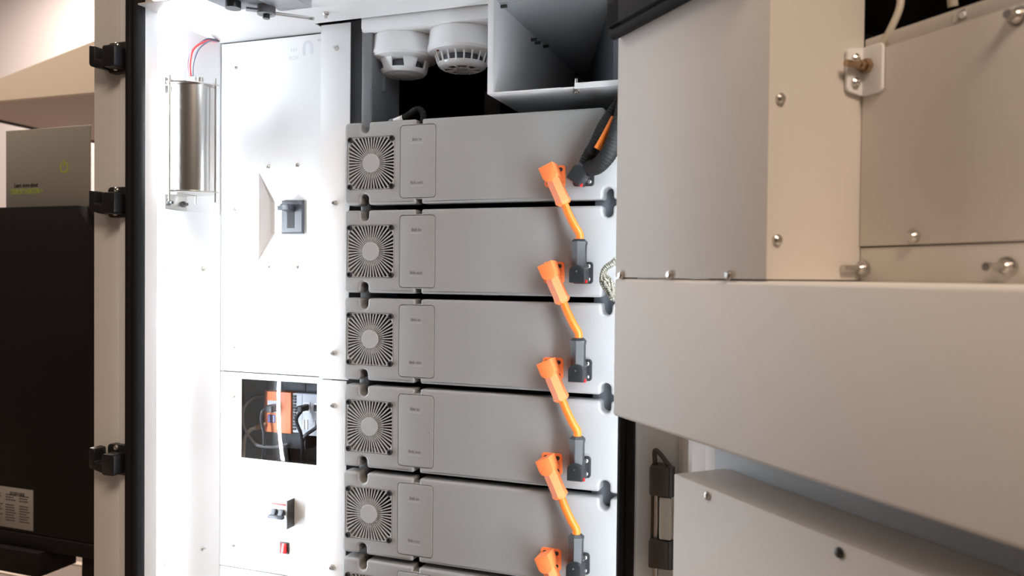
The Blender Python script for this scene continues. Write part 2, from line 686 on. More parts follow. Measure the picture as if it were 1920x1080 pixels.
# ================================================================== CABINET CARCASS
XL = -314.0
JX, JF, JB = -298.0, -142.0, -103.0
RX = 424.0
ZC = 292.0
cab = thing('battery_cabinet', (60, 300, -1500), 'tall white steel cabinet with black door gaskets holding the grey modules', 'cabinet')
B().box(XL - 2, XL, JB - 25, 640, -1480, ZC).build('side_panel', 'white', cab)
B().box(440, 442, JB - 25, 640, -1480, ZC).build('side_panel', 'white', cab)
B().box(-402, 497, -124, 640, 520, 540).box(-402, -400, -122, 640, -1480, 520).box(495, 497, -122, 640, -1480, 520).build('outer_skin', 'frame_white', cab)
B().box(-400, 495, 640, 645, -1480, 520).build('rear_panel', 'frame_white', cab)
B().box(-402, 497, -124, 645, -1500, -1480).build('plinth', 'frame_white', cab)
# ceiling of the compartment: front strip, and the opening behind it for detectors and duct
B().box(XL, 440, -103, 15, ZC, ZC + 2).box(JX, RX, -142, -103, ZC, ZC + 2).box(-250, RX, -200, -142, 302, 304).box(XL, -100, 15, 60, ZC, ZC + 2).build('ceiling_sheet', 'white', cab)
B().box(-330, 440, JF + 14, JB, ZC + 2.5, 520).build('header', 'frame_white', cab)
# front frame posts
B().box(-402, -347, -124, -118, -1480, 520, .8).build('front_post', 'frame_white', cab)
B().box(443, 497, -124, -118, -1480, 520, .8).build('front_post', 'frame_white', cab)
# jambs (inner returns of the frame)
B().box(-347, JX, JF + 14, JB, -1480, ZC + 30, 1.2).build('jamb', 'white', cab)
B().box(RX, 443, JF + 14, JB, -1480, ZC + 30, 1.2).build('jamb', 'white', cab)


def gasket(x0, x1, nm):
    b = B()
    b.box(x0, x1, JF + 3, JF + 15, -1480, 400, 2)
    w = x1 - x0
    b.cyl((x0 + w * .28, JF + 4, -1480), (x0 + w * .28, JF + 4, 400), w * .27, n=16)
    b.cyl((x0 + w * .74, JF + 4, -1480), (x0 + w * .74, JF + 4, 400), w * .25, n=16)
    b.build('door_gasket', 'rubber', cab)


gasket(-323, JX + .5, 'l')
gasket(RX - .5, 443, 'r')
# screw in the ceiling sheet
b = B()
b.lathe([(5, 0), (5, -3), (3, -5)], (-53, -26, ZC), 'z', 14).cyl((-53, -26, ZC - 5), (-53, -26, ZC - 9), 2.4, n=10)
b.build('screw', 'steel', cab)
# rack posts behind the modules, left one visible over the stack
b = B()
b.prism(fillet([(-66, 46, 0), (-26, 43, 4), (-24, 29, 4), (-5.5, 29, 3), (-5.5, 120, 0), (-66, 120, 0)], 4), 'z', -1480, ZC + 8)
b.build('rack_post', 'post_grey', cab)
B().box(351, 412, 28, 120, -1480, 126, 3).build('rack_post', 'shade_dark', cab)  # dark colour paints the shade seen through the right notches
B().prism([(-19, 190), (-1, 190), (0, 218), (-19, 226)], 'y', 62, 64).build('tab', 'tab_grey', cab)
# black lining added so the battery bay stays dark where light enters
B().box(-8, 440, 600, 604, -1480, 520).box(-50, 440, 24, 604, 310, 314).box(-50, -48, 70, 604, -1480, 310).build('dark_lining', 'void', cab)

# lower cover plate on the left wall, with its screws
cp = B().box(XL, XL + 2.5, JB, 54, -1200, -2.4, .5).build('cover_plate', 'white', cab)
for y, z in ((-79, -95), (10.5, -95), (-76.5, -563), (11, -563)):
    b = B()
    b.lathe([(4, 0), (4, 2), (2.8, 3.4)], (XL + 2.5, y, z), 'x', 14).cyl((XL + 5.9, y, z), (XL + 9, y, z), 1.8, n=8)
    b.build('screw', 'steel', cp)


def keeper(zc, flip=1):
    b = B()
    k = cab
    kb = B().prism(rrect(-362, -324, zc - 24, zc + 22, 6), 'y', -124, -136, 1.5).build('latch_keeper', 'black', k)
    B().prism(rrect(-350, -326, zc - 20, zc + 12, 4), 'y', -136, -158, 1.5).build('keeper_block', 'black', kb)
    hook = fillet([(-384, zc - 14, 6), (-358, zc - 20, 2), (-358, zc - 6, 2), (-373, zc - 4, 3), (-373, zc + 15, 2), (-384, zc + 17, 2)], 4)
    B().prism(hook, 'y', -128, -150, 1.2).build('hook', 'black', kb)
    for x, dz in ((-344, 17), (-344, -17)):
        b = B()
        b.lathe([(4.6, 0), (4.4, -1.8), (3, -3.0), (2.0, -3.0), (1.8, -1.5)], (x, -136 if dz > 0 else -158 + 20, zc + dz), 'y', 16)
        b.build('screw', 'steel', kb)
    B().prism(fillet([(-336, zc + 22, 0), (-326, zc + 22, 0), (-326, zc + 50, 0), (-334, zc + 50, 1)], 3), 'y', -124, -127, .5).build('clip', 'gloss_white', kb)
    b = B().prism(fillet([(-340, zc - 24, 0), (-326, zc - 24, 0), (-326, zc - 54, 0), (-333, zc - 54, 3)], 3), 'y', -124, -127, .5)
    b.cyl((-330, -127, zc - 43), (-330, -130, zc - 43), 3.4, n=12)
    b.build('clip', 'gloss_white', kb)


for zc in (221, 4.5, -384):
    keeper(zc)

# ================================================================== LED STRIPS (the lamps of the cabinet)
tl = thing('led_strip', (-307, JB + 3, -500), 'vertical led light strip behind the left front jamb', 'light', 'led strips behind the front jambs')
B().prism([(-313.8, JB + .2), (-303, JB + .2), (-313.8, JB + 11)], 'z', -722, 288).build('profile', 'alu', tl)
B().prism([(-303.4, JB + .8), (-302.6, JB + 1.6), (-312.4, JB + 11.4), (-313.2, JB + 10.6)], 'z', -720, 286).build('diffuser', 'led', tl, smooth=0)
tl2 = thing('led_strip', (432, JB + 3, -500), 'vertical led light strip behind the right front jamb', 'light', 'led strips behind the front jambs')
B().prism([(439.8, JB + .2), (429, JB + .2), (439.8, JB + 11)], 'z', -722, 140).build('profile', 'alu', tl2)
B().prism([(429.4, JB + .8), (428.6, JB + 1.6), (438.4, JB + 11.4), (439.2, JB + 10.6)], 'z', -720, 138).build('diffuser', 'led_dim', tl2, smooth=0)

tl3 = thing('led_strip', (-180, -158, 289), 'horizontal led light strip under the header of the cabinet', 'light')
B().box(-252, 182, -168, -156, 288.4, 302).build('profile', 'alu', tl3)
B().box(-250, 180, -166, -158, 286.6, 288.4).build('diffuser', 'led_top', tl3, smooth=0)

# ================================================================== CONTROL PANEL
PY = 55.0
cpn = thing('control_panel', (-205, PY, -270), 'white sheet steel control panel with switches and a clear window, left of the modules', 'control panel')
rim = [(-234.5, -79), (-139.5, -79), (-139.5, 67), (-234.5, 67)]
flo = [(-230, -34), (-144, -34), (-144, 21), (-230, 21)]
up = sheet([[(XL + 2.2, -269.4), (-93, -269.4), (-93, 289), (XL + 2.2, 289)], rim], PY, PY + 2, .3, 1)
shift(up, -Vector((-205, PY, -270)))
upo = link_mesh('upper_plate', up, 'white', cpn)
b = B()
vs = [(x, PY + 1, z) for x, z in rim] + [(x, PY + 27, z) for x, z in flo]
b._add(vs, [[i, (i + 1) % 4, 4 + (i + 1) % 4, 4 + i] for i in range(4)] + [[4, 5, 6, 7]])
b.build('switch_recess', 'white', upo, smooth=0)
win = [(-268.5, -416.4), (-118.2, -416.4), (-118.2, -281.4), (-268.5, -281.4)]
lo_ = sheet([[(XL + 2.2, -606), (-93, -606), (-93, -271.2), (XL + 2.2, -271.2)], win], PY, PY + 2, .3, 1)
shift(lo_, -Vector((-205, PY, -270)))
lop = link_mesh('lower_plate', lo_, 'white', cpn)
B().box(XL + 2.2, -93, PY, PY + 2, -1150, -607.6, .3).build('bottom_plate', 'white', cpn)
B().box(-271, -116, PY + 2.2, PY + 4.6, -419, -279, .3).build('window_pane', 'pane', lop)
# compartment box behind the window
b = B()
b.box(-306, -98, 172, 174, -440, -268).box(-308, -306, PY + 2, 174, -440, -268).box(-98, -96, PY + 2, 174, -440, -268)
b.box(-306, -98, PY + 2, 174, -442, -440).box(-306, -98, PY + 2, 174, -268, -266)
b.build('window_box', 'device_dark', lop)
B().box(XL + .4, XL + 2.0, PY + .3, PY + 4, -1150, -3).build('gap_shade', 'print_pale', cpn)  # added grey strip that paints the dark of the corner gap
# folded cover strip at the right
cs = B().box(-92.5, -39.5, 22, 24, -267.5, 290.5, .5).box(-92.5, -90.5, 24, PY, -267.5, 290.5).build('cover_strip', 'white', cpn)
cs2 = B().box(-92.5, -42.5, 22, 24, -1150, -269.2, .5).box(-92.5, -90.5, 24, PY, -1150, -269.2).build('cover_strip', 'white', cpn)
for i, (x, z) in enumerate(((-64, 252.6), (-64.3, 9.9), (-65.3, -226), (-65.2, -308.6), (-65.3, -565.4))):
    b = B()
    b.lathe([(4.6, 0), (4.6, -1.6), (3.4, -3.2)], (x, 22, z), 'y', 6).cyl((x, 18.8, z), (x, 14.8, z), 2.3, n=10)
    b.build('screw', 'steel', cs if i < 3 else cs2)
for x, z in ((-281.5, 247), (-283.5, 6.6), (-285, -227.5), (-215.7, 76.6), (-158, 77.2), (-214.8, -90), (-158, -90)):
    b = B()
    bolt_y(b, x, PY, z, 3.4, 2.2, 2)
    b.build('screw', 'steel', upo)
for x, z in ((-284.5, -312.4), (-283.5, -568.5)):
    b = B()
    bolt_y(b, x, PY, z, 3.4, 2.2, 2)
    b.build('screw', 'steel', lop)
# main switch in the recess
FY = PY + 27
sw = B().prism([(-205, -34), (-161, -34), (-161, 22), (-205, 22)], 'y', FY, FY - 7, 2.6, 1).build('main_switch', 'switch', cpn)
B().box(-192, -178, FY - 7.6, FY - 6.6, -25, 15).build('slot', 'case', sw)
b = B()
b.prism([(FY - 6, 2), (FY - 24, 5), (FY - 27, 13), (FY - 24, 15), (FY - 6, 13)], 'x', -193, -177, 1.2)
b.build('lever', 'switch', sw)
B().box(-203, -194, FY - 19, FY - 15, 5, 12, .5).build('lock_tab', 'switch', sw)
# circuit breaker, tilted face and double toggle
br = B().prism([(PY, -519), (PY, -475.5), (PY - 19, -475.5), (PY - 19, -489), (PY - 14, -500)], 'x', -193, -162, .6).build('circuit_breaker', 'breaker', cpn)
B().box(-191, -164, PY - 19.6, PY - 19, -483, -480).build('red_stripe', 'red', br)
for x in (-190, -176):
    B().prism([(PY - 12, -491), (PY - 21, -489.5), (PY - 26, -499), (PY - 15, -500)], 'x', x, x + 8.5, .5).build('toggle', 'switch', br)
B().box(-193.5, -164, PY - 29, PY - 21, -504, -498, 2).build('toggle_bar', 'switch', br)
B().box(-162, -160.6, PY - 20, PY, -521, -474.5).build('side_plate', 'darksteel', br)
# red rocker switch
rk = B().prism(rrect(-186, -171, -569.5, -550, 1.2), 'y', PY, PY - 2.4, .5).build('rocker_switch', 'black', cpn)
b = B()
b.prism([(PY - 2, -552), (PY - 3.4, -552), (PY - 4.6, -560), (PY - 6.4, -567.5), (PY - 2, -567.5)], 'x', -184.5, -173.5, .4)
b.build('rocker', 'red', rk)
B().box(-189.5, -188.7, PY - 1.5, PY, -571, -547).build('guard_rib', 'alu', rk)
# lettering on the panel
o_ = -Vector((-205, PY, -270))
tx = [text_mesh('HV', 9.5, -166, 264, PY - .1), text_mesh('BOX', 9.5, -166, 251, PY - .1, sx=.95)]
for q in tx:
    link_mesh('lettering', shift(q, o_), 'print_faint', upo, smooth=0)
b = B()
arc = []
for k in range(13):
    a = PI - PI * k / 12
    arc.append((-139 + 10 * math.cos(a), 271 + 10 * math.sin(a)))
arc += [(-129, 257), (-134, 257)]
for k in range(13):
    a = PI * k / 12
    arc.append((-139 + 5 * math.cos(a), 271 + 5 * math.sin(a)))
arc += [(-144, 257), (-149, 257)]
b.prism(arc, 'y', PY - .15, PY)
b.build('emblem', 'print_faint', upo, smooth=0)
B().box(-121, -114, PY - .15, PY, 277, 281).build('emblem_bar', 'print_faint', upo, smooth=0)

# ------------------------------------------------------------------ devices behind the window
t = thing('orange_controller', (-232, 140, -380), 'orange controller behind the clear window with a network plug and blue ports', 'controller')
B().box(-262, -206, 108, 165, -381, -309, 1).build('housing', 'orange', t)
B().box(-206, -186, 112, 165, -379, -310, .8).build('terminal_side', 'device_grey', t)
b = B()
for k in range(12):
    b.box(-204, -198, 110, 113, -374 + k * 5.2, -370.6 + k * 5.2)
b.build('terminal', 'device_dark', t)
B().box(-264, -184, 120, 165, -309, -292, 2).build('top_block', 'device_dark', t)
B().box(-264, -184, 120, 168, -410, -381, 2).build('base_block', 'device_dark', t)
nb = B().box(-254, -227, 106.5, 109, -346, -325, .6).build('network_port', 'device_grey', t)
for x in (-253, -244.5):
    q = B().box(x, x + 6.5, 106.8, 109, -364, -350, .4).build('data_port', 'blue', t)
    B().box(x + 2.4, x + 4.2, 106.4, 107, -362.5, -351.5).build('contact', 'device_grey', q)
t = thing('network_switch', (-155, 140, -380), 'pale grey network switch behind the right end of the clear window', 'network switch')
B().box(-183, -112, 108, 165, -381, -309, 1).build('housing', 'device_grey', t)
B().box(-183, -112, 118, 165, -309, -292, 2).build('top_block', 'device_dark', t)
for x in (-180, -161):
    q = B().box(x, x + 14, 106.5, 109, -341, -323, .8).build('network_port', 'gloss_white', t)
    B().box(x + 2.5, x + 11, 106.1, 107, -338, -326.5).build('socket', 'device_dark', q)
for x in (-182, -175, -160):
    B().box(x, x + 4, 106.5, 109, -371, -354, .4).build('slot', 'gloss_white', t)
t = thing('mounting_rail', (-205, 150, -385), 'steel mounting rail across the dark box behind the devices', 'rail')
B().box(-304, -100, 164, 171, -362, -327, .6).build('rail', 'rail', t)
t = thing('network_cable', (-235, 100, -336), 'black network cable dropping from the plug of the orange controller', 'cable')
B().box(-243, -228, 84, 107, -342, -330, 2).build('plug', 'black', t)
B().tube([(-242, 92, -337), (-250, 88, -340), (-253, 88, -356), (-249, 90, -380), (-250, 92, -405), (-255, 96, -425), (-258, 100, -439)], 2.6, 10).build('cord', 'black', t)
t = thing('signal_cable', (-285, 100, -370), 'thin grey cable curving down in the dark left part of the window', 'cable')
B().tube([(-262, 140, -318), (-283, 112, -322), (-293, 96, -336), (-293, 90, -360), (-283, 86, -378), (-267, 86, -396), (-255, 88, -402), (-235, 100, -405), (-215, 112, -400)], 2.4, 10).build('cord', 'print_grey', t)
t = thing('sensor_cable', (-290, 100, -370), 'beige cable with a copper sleeve at the lower left of the window', 'cable')
B().tube([(-270, 100, -373), (-284, 98, -379), (-296, 98, -398), (-300, 100, -439)], 3.3, 12).build('cord', 'hose', t)
B().tube([(-258, 108, -366), (-262, 104, -369), (-272, 100, -374)], 5, 14).build('sleeve', 'copper', t)
t = thing('patch_cable', (-170, 95, -340), 'black network cable plugged into the left port of the grey switch', 'cable')
B().box(-179, -168, 84, 107, -337, -327, 2).build('plug', 'black', t)
B().tube([(-172, 92, -334), (-178, 84, -350), (-168, 82, -372), (-165, 84, -395), (-172, 92, -412), (-176, 100, -439)], 3.0, 10).build('cord', 'black', t)
t = thing('patch_cable', (-140, 95, -360), 'black cable slanting up to the right in front of the grey switch', 'cable')
B().tube([(-105, 96, -338), (-124, 92, -346), (-142, 88, -362), (-160, 84, -376), (-170, 88, -390)], 3.2, 10).build('cord', 'black', t)

# ================================================================== HEATER TUBE ON THE LEFT WALL
HX, HY = -270.0, -58.0
t = thing('tube_heater', (HX, HY, 106), 'polished steel tube heater on brackets at the upper left wall', 'heater')
B().cyl((HX, HY, 25), (HX, HY, 188), 31.5, n=56).build('tube', 'chrome', t, smooth=40)


def flange_pts():
    pts = []
    for k in range(40):
        a = 2 * PI * k / 40
        r = 35 + 7.5 * max(0, math.cos(3 * (a - .12))) ** 2
        pts.append((HX + r * math.cos(a), HY + r * math.sin(a)))
    return pts


for z in (22.5, 188):
    B().prism(flange_pts(), 'z', z, z + 2.2, .5).build('end_plate', 'steel', t)
for k in range(3):
    a = .12 + 2 * PI * k / 3
    B().cyl((HX + 38 * math.cos(a), HY + 38 * math.sin(a), 8), (HX + 38 * math.cos(a), HY + 38 * math.sin(a), 200), 1.5, n=10).build('tie_rod', 'steel', t)
B().box(HX - 8, HX + 8, HY - 8, HY + 8, 190, 203, 2).build('terminal_block', 'gloss_white', t)
B().cyl((HX + 14, HY - 2, 190), (HX + 14, HY - 2, 201), 5, n=14).build('stud', 'steel', t)
bk = B().prism([(-74, 204), (-74, 178), (-30, 190), (-30, 196)], 'x', XL + .3, XL + 2.0).box(XL + .3, HX - 25, -74, -40, 190, 191.8).build('bracket', 'steel', t)
b = B()
b.lathe([(5, 0), (5, 3), (3, 5)], (XL + 2, -67, 197), 'x', 14).cyl((XL + 7, -67, 197), (XL + 11, -67, 197), 2.6, n=10)
b.build('bolt', 'darksteel', bk)
bk = B().box(XL + .3, XL + 2.0, -73, -26, -1.5, 23).box(XL + .3, HX - 20, -73, -30, 21, 22.5).build('bracket', 'steel', t)
for y in (-67, -35):
    b = B()
    b.lathe([(5, 0), (5, 3), (3, 5)], (XL + 2, y, 8.3), 'x', 14).cyl((XL + 7, y, 8.3), (XL + 11, y, 8.3), 2.6, n=10)
    b.build('bolt', 'darksteel', bk)
B().tube([(HX - 3, HY - 4, 202), (-279, -57, 226), (-281, -46, 252), (-296, 0, 278), (-308, 40, 290), (-310, 48, 296)], 1.7, 10).build('wire', 'wire_red', t)
B().tube([(HX - 7, HY - 3, 202), (-284, -56, 226), (-289, -42, 250), (-298, 0, 281), (-309, 40, 292), (-311, 48, 296)], 1.3, 10).build('wire', 'wire_blue', t)
B().tube([(HX - 1, HY - 2, 202), (-275, -54, 226), (-277, -40, 252), (-294, 4, 279), (-307, 42, 290)], 1.3, 10).build('wire', 'wire_blue', t)

# ================================================================== DETECTORS AND THEIR PLATE
t = thing('detector_plate', (95, 80, 290), 'white folded plate under the compartment ceiling carrying the two round detectors', 'mounting plate')
B().prism(fillet([(-19, 306, 0), (-19, 273.5, 6), (200, 273.5, 3), (200, 306, 0)], 5), 'y', 20, 22, .5).build('front_flange', 'white', t)
B().box(-17, 200, 22, 150, 273.5, 275.5, .4).build('plate', 'white', t)
B().box(-19, -17, 22, 150, 273.5, 306, .4).box(-19, 200, 16, 150, 304, 306).build('side_flange', 'white', t)


def detector(name, xc, yc, label):
    t = thing(name, (xc, yc, 273.5), label, 'detector')
    z = 273.5
    B().lathe([(50, 0), (51, -2), (52.5, -20), (54, -26), (54.5, -30), (52, -34), (36, -38), (30, -38.5)], (xc, yc, z), 'z', 64).build('base', 'gloss_white', t)
    return t, z


t, z = detector('smoke_detector', 25, 78, 'glossy white smoke detector with a closed cap, left of the pair under the ceiling')
B().lathe([(28, -36), (28, -54), (20, -57)], (25, 78, z), 'z', 40).build('chamber', 'inner_grey', t)
B().lathe([(37, -50.5), (36, -54), (33, -57), (24, -58.5), (23.4, -58.0), (22.6, -58.5), (10, -59)], (25, 78, z), 'z', 56).build('cap', 'gloss_white', t)
b = B()
for k in range(6):
    a = 2 * PI * (k + .2) / 6
    w = .30
    pr = []
    q = [(41, -36, a - w), (41, -36, a + w), (36.6, -52, a + w * .8), (36.6, -52, a - w * .8)]
    v1 = [(25 + r * math.cos(g), 78 + r * math.sin(g), z + h) for r, h, g in q]
    v2 = [(25 + (r - 3) * math.cos(g), 78 + (r - 3) * math.sin(g), z + h) for r, h, g in q]
    mid1 = (25 + 42 * math.cos(a), 78 + 42 * math.sin(a), z - 36)
    mid2 = (25 + 37.4 * math.cos(a), 78 + 37.4 * math.sin(a), z - 52)
    b._add(v1 + v2 + [mid1, mid2], [[0, 8, 9, 3], [8, 1, 2, 9], [4, 7, 6, 5], [1, 5, 6, 2], [0, 3, 7, 4], [3, 9, 2, 6, 7]])
b.build('cage', 'gloss_white', t)
t, z = detector('heat_detector', 128, 74, 'glossy white heat detector with an open ribbed cage, right of the pair beside the duct')
B().lathe([(31, -36), (30, -52), (20, -54)], (128, 74, z), 'z', 40).build('chamber', 'inner_grey', t)
b = B()
for k in range(20):
    a = 2 * PI * (k + .5) / 20
    c, s_ = math.cos(a), math.sin(a)
    b.tube([(128 + 42 * c, 74 + 42 * s_, z - 35), (128 + 37 * c, 74 + 37 * s_, z - 51)], 1.5, 6, 2)
b.build('cage', 'gloss_white', t)
b = B()
n = 48
prof = [(38.5, -49), (36, -54), (31, -57), (27, -57.6), (27, -56), (31, -55), (34, -49)]
vs, fs = [], []
for r, h in prof:
    for i in range(n):
        g = 2 * PI * i / n
        vs.append((128 + r * math.cos(g), 74 + r * math.sin(g), z + h))
m_ = len(prof)
for k in range(m_):
    for i in range(n):
        j = (i + 1) % n
        fs.append([k * n + i, k * n + j, ((k + 1) % m_) * n + j, ((k + 1) % m_) * n + i])
b._add(vs, fs)
for k in range(8):
    a = 2 * PI * k / 8
    c, s_ = math.cos(a), math.sin(a)
    b.tube([(128 + 9 * c, 74 + 9 * s_, z - 57.5), (128 + 28 * c, 74 + 28 * s_, z - 57)], 1.6, 6, 2)
b.lathe([(15, -56), (15, -58), (13, -58.6), (9, -58.2), (5, -58.4)], (128, 74, z), 'z', 30)
b.build('cap', 'gloss_white', t)
B().lathe([(2.2, 0), (2.0, -1.4), (1.0, -2)], (105, 34, z - 35.5), 'z', 12).build('indicator', 'dullred', t)

# ================================================================== AIR DUCT AT THE UPPER RIGHT
t = thing('air_duct', (300, 100, 157.5), 'open white sheet metal air duct over the right half of the modules', 'air duct')
B().box(202, 204, -6, 560, 157.5, 300).box(202, 211, -7, -5, 156.5, 400, .4).box(209, 211, -6, 560, 157.5, 300).build('left_wall', 'white', t)
B().box(202, 402, -6, 14, 291, 293).box(211, 402, 14, 560, 290, 292).build('top_wall', 'shade_mid', t)  # grey colour imitates light falling off inside the duct
B().box(202, 311, -6, 560, 156.5, 158.5).build('bottom_wall', 'white', t)
B().box(311.5, 402, -6, 560, 156, 158.2).box(330, 402, -7.2, -6, 155, 163).build('bottom_wall', 'white', t)
B().prism([(211, 507), (212.6, 507), (381.6, 18), (402, 18), (402, 14), (379, 14)], 'z', 158, 290).build('deflector', 'shade_dark', t)  # dark colour imitates the unlit depth of the duct
for x, y, z in ((211, 21, 288), (211, 160, 279), (211, 180, 279.5), (211, 225, 286), (211, 422, 285)):
    B().cyl((x, y, z), (x + 9, y, z), 2.6, n=10).build('stud', 'darksteel', t)
b = B()
b.lathe([(5.5, 0), (5.5, -4)], (331, -1, 156), 'z', 6).cyl((331, -1, 150), (331, -1, 170), 2.2, n=10)
b.build('bolt', 'steel', t)

# ================================================================== LIMIT SWITCH UNDER THE CEILING
t = thing('limit_switch', (-105, -95, ZC), 'metal roller limit switch with a slotted lever under the compartment ceiling', 'limit switch')
B().prism([(-172, -160), (-167, -95), (-92, -95), (-80, -125), (-120, -175)], 'z', 284, ZC, .5).build('mounting_plate', 'tab_grey', t)
B().cyl((-139, -128, 274), (-139, -128, 284), 11, n=24).build('body_end', 'black', t)
B().cyl((-106, -97, 272), (-106, -97, 292), 13, n=24).build('head', 'post_grey', t)
B().cyl((-106, -97, 266), (-106, -97, 272), 5.0, n=16).build('knob', 'black', t)
B().box(-95, -42, -150, -78, 281, ZC - .2, .8).build('housing', 'alu', t)
u = Vector((-62 + 106, -58 + 97, 0)).normalized()
v_ = Vector((-u.y, u.x, 0))


def lx(a, b_, z):
    q = Vector((-106, -97, 0)) + u * a + v_ * b_
    return (q.x, q.y, z)


b = B(lx)
b.box(6, 66, -5, -2, 274, 276).box(6, 66, 2, 5, 274, 276).box(60, 68, -5, 5, 274, 276).box(6, 12, -5, 5, 274, 276)
b.build('lever', 'steel', t)
B(lx).box(-28, 6, -6, 6, 275, 278, .6).build('arm', 'tab_grey', t)

# ================================================================== OPEN DOOR (hinged on the right post, opened past a right angle)
H0 = Vector((477.0, -145.0, 0))
psi = math.radians(42.78)
dd = Vector((math.sin(psi), -math.cos(psi), 0))
nn = Vector((-math.cos(psi), -math.sin(psi), 0))


def D(s, tt, z):
    q = H0 + dd * s + nn * tt
    return (q.x, q.y, z)


def dobj(name, m, parent, boxes, r=0.6, smooth=35):
    b = B(D)
    for q in boxes:
        b.box(*q, r) if r else b.box(*q)
    return b.build(name, m, parent, smooth=smooth)


door = thing('cabinet_door', D(0, 0, -1450), 'white steel cabinet door standing open at the right, with boxed units on its inner face', 'door', kind='thing')
dobj('inner_sheet', 'shade_mid', door, [(96, 700, -3, 0, -1380, -101)])  # greyed to imitate the shade in the gap between the boxes
dobj('outer_skin', 'door_white', door, [(4, 720, -62, -58, -1430, 480), (4, 7, -58, -20, -1430, 480), (7, 40, -23, -20, -1430, 480)], 0.5)
dobj('edge_flange', 'door_white', door, [(44, 74, -24, -9, -1380, 150), (79, 96, -6, -1, -1380, 150)], .8)
dobj('edge_gap', 'case', door, [(74, 79, -24, -12, -1380, 150)], 0)
# large lower cover of the cooling unit: rounded box with a top ledge
b = B(D)
b.box(54, 690, 0, 98, -244.5, -102.2, 4.0, 3)
lowc = b.build('lower_cover', 'door_white', door)
# upper cover: box whose right side faces away from the cabinet
b = B(D)
b.box(55, 282, 0, 97, -101.2, 470, 1.2)
upc = b.build('upper_cover', 'door_white', door)
for s, z in ((67.5, -98.8), (154, -98), (238, -98)):
    b = B(D)
    b.lathe([(4.2, 0), (4.0, 2.2), (2.4, 3.6)], (s, 97, z), 'y', 14)
    b.build('screw', 'steel', upc)
for tt, z in ((86.5, 38), (87.5, -70.5)):
    b = B(D)
    b.lathe([(4.4, 0), (4.2, 2.4), (2.4, 4.0)], (282, tt, z), 'x', 14)
    b.build('screw', 'steel', upc)
# right hand inner panels above the ledge
rp = dobj('filter_panel', 'door_white', door, [(282.5, 700, 0, 2.5, -73.6, 82), (282.5, 700, -2, 0, 82, 94), (282.5, 700, -14, -2, 92.5, 94)], .5)
dobj('kick_strip', 'door_white', door, [(282.5, 700, -1, 1.2, -102, -75)], .4)
b = B(D)
bolt = [(334, -68, 0), (411, 75, 6), (285.5, -92, 16), (407, -91, 16)]
for s, z, st in bolt:
    b = B(D)
    b.lathe([(5.4, 0), (5.2, 3.0), (3.2, 5.6)], (s, 2, z), 'y', 16)
    if st:
        b.lathe([(6.8, 0), (6.8, 1.4), (5, 1.6)], (s, 2, z), 'y', 18)
        b.cyl((s, 7, z), (s, 7 + st, z), 3.0, n=12)
    b.build('bolt', 'steel', rp)
dobj('edge_clip', 'steel', rp, [(362, 372, 0, 1.0, 84.5, 92)], .3)
B(D).lathe([(2.6, 0), (2.2, 1.6)], (370, 1, 88), 'y', 12).build('rivet', 'gloss_white', rp)
# small plate bracket with brass fitting bridging the cover and the panel
pb = B(D)
pb.prism(rrect(283, 305, 47, 86, 4), 'y', 3, 6, .5)
pl = pb.build('bracket_plate', 'gloss_white', door)
B(D).prism(fillet([(4, 47, 2), (22, 50, 4), (22, 84, 4), (4, 86, 2)], 4), 'x', 283, 286, .5).build('bracket_wing', 'gloss_white', pl)
b = B(D)
b.lathe([(6.0, 0), (6.0, 4), (4.2, 4), (4.2, 9)], (291, 6, 70), 'y', 6).cyl((291, 15, 70), (291, 29, 70), 2.8, n=12)
b.build('brass_fitting', 'brass', pl)
for z in (76, 57):
    B(D).lathe([(4.2, 0), (4.0, 2.0), (2.0, 3.4), (1.6, 2.4)], (286, 14, z), 'x', 14).build('screw', 'steel', pl)
# dark open space of the cooling unit above the panel
dobj('dark_lining', 'void', door, [(190, 700, -40, -36, 60, 480), (230, 280, -36, -3, 96, 100)], 0)
dobj('inner_bar', 'device_dark', door, [(330, 700, -34, -22, 128, 146)], 1)
B(D).tube([(300, -14, 165), (303, -12, 140), (309, -8, 116), (306, -2, 97), (299, 1, 84), (293, 2, 76)], 2.9, 12).build('drain_hose', 'hose', door)
B(D).tube([(354, -18, 165), (346, -16, 140), (345, -18, 122), (344, -22, 105)], 3.6, 12).build('drain_hose', 'hose', door)
# rubber frame that seals the duct when the door is shut
b = B(D)
b.box(60, 86, 97, 114, 150, 460, 2.5).box(60, 278, 97, 114, 150, 176, 2.5).box(252, 278, 97, 114, 150, 460, 2.5)
b.tube([(58, 104, 147), (160, 104, 147), (278, 104, 147)], 6.5, 14, 2)
gk = b.build('duct_gasket', 'rubber', door)
# lower box of the door
b = B(D)
b.box(114.5, 690, 0, 63, -1250, -293.5, 1.5, 2)
lb = b.build('storage_box', 'door_white', door)
for s, z, m_ in ((168, -301.5, 'steel'), (326, -302, 'darksteel')):
    b = B(D)
    b.lathe([(4.2, 0), (3.8, 1.6), (1.8, 2.6)], (s, 63, z), 'y', 14)
    b.build('screw', m_, lb)

# hinge between post and door
t = thing('door_hinge', (476, -140, -370), 'bronze door hinge with a cream middle block on the right post', 'hinge')
for z0, z1 in ((-352, -318), (-436, -403)):
    q = B().box(463, 486, -150, -124, z0, z1, 2.5).build('knuckle', 'hinge', t)
    B().cyl((486, -142, z0), (486, -142, z1), 5.5, n=18).build('barrel', 'darksteel', q)
B().box(475, 489, -148, -126, -402, -353, 2).build('middle_block', 'nylon', t)
B().box(464, 467, -140, -124, -438, -318, .6).build('leaf', 'hinge', t)
B().cyl((470, -138, -455), (470, -138, -318), 3.2, n=14).build('pin', 'steel', t)
B().tube([(468, -138, -318), (468, -140, -302), (474, -142, -304), (484, -142, -316)], 2.8, 12).build('bent_rod', 'hinge', t)

